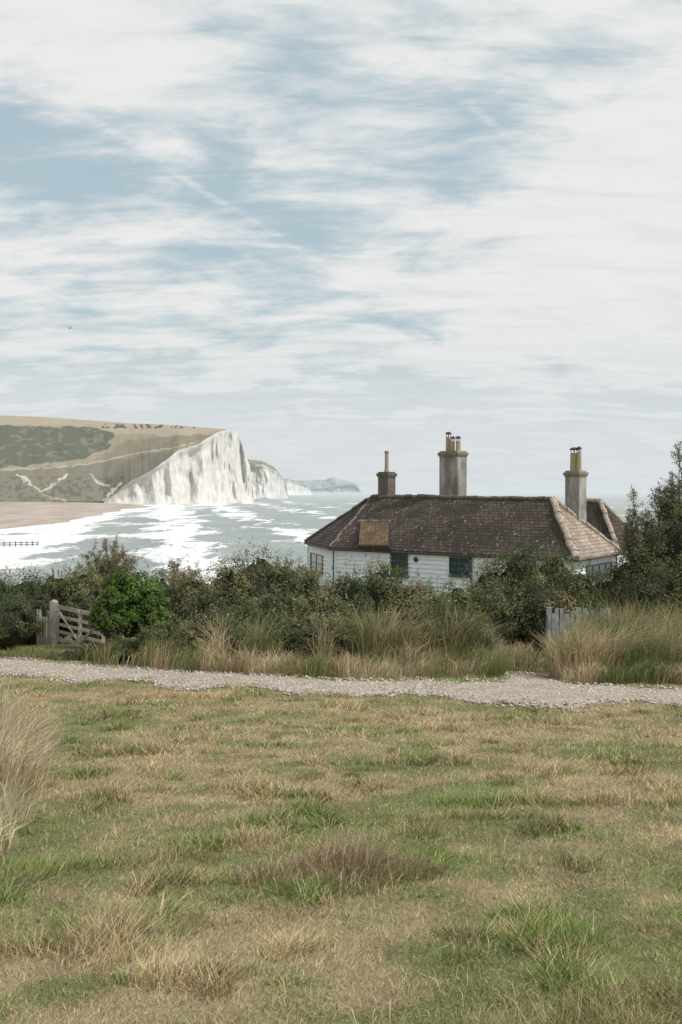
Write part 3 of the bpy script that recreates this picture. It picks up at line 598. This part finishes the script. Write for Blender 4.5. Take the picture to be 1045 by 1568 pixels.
hgt=t.math('ADD',t.math('ADD',w1,t.math('MULTIPLY',crest,.5)),t.math('MULTIPLY',w2,.6)); bp=t.node('ShaderNodeBump'); t.put(bp.inputs['Height'],hgt); t.put(bp.inputs['Strength'],t.ramp(far,0.,.6,.7,.0)); bp.inputs['Distance'].default_value=2.5; t.put(b.inputs['Normal'],bp.outputs[0])
S=60000
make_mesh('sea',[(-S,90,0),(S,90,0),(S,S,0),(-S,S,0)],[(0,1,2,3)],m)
mb=MB(); 
for i in range(9):
    q=np.array([-104+i*1.55,390+i*.6,0]); mb.box(q+[0,0,.6],[.12,0,0],[0,.12,0],[0,0,1.0+rng.uniform(-.4,.2)])
for z in (.5,1.1): mb.box(np.array([-98,392.4,z]),[6.2,2.4,0],[0,.1,0],[0,0,.1])
mb.build('timber_groyne',[simple('wet_timber',(.07,.065,.06),(.13,.12,.10),3,.7)])
mb=MB(); c=W(107,503,190)
mb.tube([c+[-.25,0,-.02],c+[-.1,0,0],c+[.1,0,.02],c+[.24,0,.04],c+[.32,0,.03]],[.02,.08,.09,.05,.01],8)
for s in(-1,1):
    w0=c+[0,0,.04]; w1_=c+[.08,s*.1+.12,.26]; w2_=c+[s*.55-.05,s*.3,.42 if s<0 else -.12]
    mb.add([w0+[.1,0,0],w0+[-.1,0,0],w1_+[-.12,0,0],w1_+[.08,0,0],w2_],[(0,1,2,3),(3,2,4)])
mb.build('seagull',[simple('gull_feathers',(.35,.35,.35),(.6,.6,.6),3,.7)])

# ------------------------------------------------------------ light, sky
sv=Vector((.66,-.25,.77)).normalized()
el=math.asin(sv.z); az=math.atan2(sv.x,sv.y)
sun=bpy.data.lights.new('sun','SUN'); sun.energy=3.1; sun.angle=math.radians(2.5); sun.color=(1,.95,.88)
so=bpy.data.objects.new('sun',sun); so.rotation_euler=(-sv).to_track_quat('-Z','Y').to_euler(); scene.collection.objects.link(so)
w=bpy.data.worlds.new('World'); scene.world=w; w.use_nodes=True; t=NT(w.node_tree); bg=w.node_tree.nodes['Background']; bg.inputs[1].default_value=.1
sky=t.node('ShaderNodeTexSky'); sky.sky_type='NISHITA'; sky.sun_disc=False; sky.sun_elevation=el; sky.sun_rotation=az; sky.air_density=1.; sky.dust_density=1.5; sky.ozone_density=1.
dr=t.node('ShaderNodeTexCoord').outputs['Generated']; s3=t.node('ShaderNodeSeparateXYZ'); t.put(s3.inputs[0],dr); z=s3.outputs[2]
OFF=.24
den=t.math('ADD',t.math('MAXIMUM',z,0.),OFF); u=t.math('DIVIDE',s3.outputs[0],den); v=t.math('DIVIDE',s3.outputs[1],den)
cb=t.node('ShaderNodeCombineXYZ'); t.put(cb.inputs[0],u); t.put(cb.inputs[1],v); uv=cb.outputs[0]
n1_=t.noise(t.mapping(uv,loc=(3.1,1.2,0),rot=(0,0,math.radians(-25)),scale=(1.,1.3,1)),3.8,7,.60,.35)
n2_=t.noise(t.mapping(uv,loc=(9,4,0),rot=(0,0,math.radians(28)),scale=(.6,1.9,1)),8,5,.62,.5)
n3_=t.noise(t.mapping(uv,loc=(5.5,2,0)),1.1,2,.5)
def uvp(px,py):
    d_=Vector(((px-CX)/F,1,(HY-py)/F)).normalized(); return d_.x/(max(d_.z,0)+OFF), d_.y/(max(d_.z,0)+OFF)
tot=t.math('ADD',t.math('ADD',t.math('MULTIPLY',n1_,.64),t.math('MULTIPLY',n2_,.26)),t.math('MULTIPLY',n3_,.1))
def blob(px,py,ru,rv,amt):
    u0,v0=uvp(px,py); a=t.math('DIVIDE',t.math('SUBTRACT',u,u0),ru); b=t.math('DIVIDE',t.math('SUBTRACT',v,v0),rv)
    r2=t.math('ADD',t.math('MULTIPLY',a,a),t.math('MULTIPLY',b,b)); return t.ramp(r2,0.,1.,amt,0.)
for bl in [(970,420,.44,.9,.17),(120,60,.3,.2,.05),(960,60,.25,.3,.05),(60,230,.22,.22,-.12),(330,310,.36,.45,-.06),(660,180,.28,.24,-.07),(390,75,.16,.12,-.08),(300,440,.35,.3,-.05),(800,290,.2,.12,-.05)]:
    tot=t.math('ADD',tot,blob(*bl))
mask=t.ramp(tot,.35,.57,.15,1.)
def trail(p0,p1,wd,amt):
    (u0,v0),(u1,v1)=uvp(*p0),uvp(*p1); L_=math.hypot(u1-u0,v1-v0); tx,ty=(u1-u0)/L_,(v1-v0)/L_
    nd=t.math('ADD',t.math('ADD',t.math('MULTIPLY',u,-ty),t.math('MULTIPLY',v,tx)),u0*ty-v0*tx+0.)
    nd=t.math('ADD',nd,t.math('MULTIPLY',t.math('SUBTRACT',n1_,.5),wd*2.6)); al=t.math('ADD',t.math('ADD',t.math('MULTIPLY',u,tx),t.math('MULTIPLY',v,ty)),-(u0*tx+v0*ty))
    a_=t.ramp(t.math('ABSOLUTE',nd),0.,wd,1.,0.); b_=t.math('MULTIPLY',t.ramp(al,-.15,.1,0.,1.),t.ramp(al,L_-.1,L_+.15,1.,0.))
    return t.math('MULTIPLY',t.math('MULTIPLY',a_,b_),t.math('MULTIPLY',t.ramp(n2_,.38,.62,.1,1.),amt))
tr=t.math('MAXIMUM',trail((30,120),(490,402),.017,.62),trail((600,55),(775,205),.015,.6))
mask=t.math('ADD',mask,t.math('MULTIPLY',tr,t.math('SUBTRACT',1.,mask)))
hz=t.ramp(z,.02,.17,.96,0.); mask=t.math('MAXIMUM',mask,hz)
blue=t.mix(.75,sky.outputs[0],(4.1,5.6,6.2))
white=t.mix(t.ramp(z,.0,.16),(7.15,7.55,7.75),(8.3,8.35,8.25)); white=t.mix(t.ramp(n2_,.35,.6),t.mix(.16,white,(5.,5.4,5.8)),white)
t.put(bg.inputs[0],t.mix(mask,blue,white))
# ------------------------------------------------------------ camera
cam=bpy.data.cameras.new('camera'); co=bpy.data.objects.new('camera',cam); scene.collection.objects.link(co); scene.camera=co
co.location=(0,0,CZ); co.rotation_euler=(math.radians(90),0,0); cam.sensor_fit='VERTICAL'; cam.sensor_height=36; cam.lens=36*F/1568; cam.shift_y=-39/1568; cam.clip_end=200000; cam.clip_start=.1
scene.view_settings.view_transform='Standard'; scene.view_settings.look='None'; scene.view_settings.exposure=0
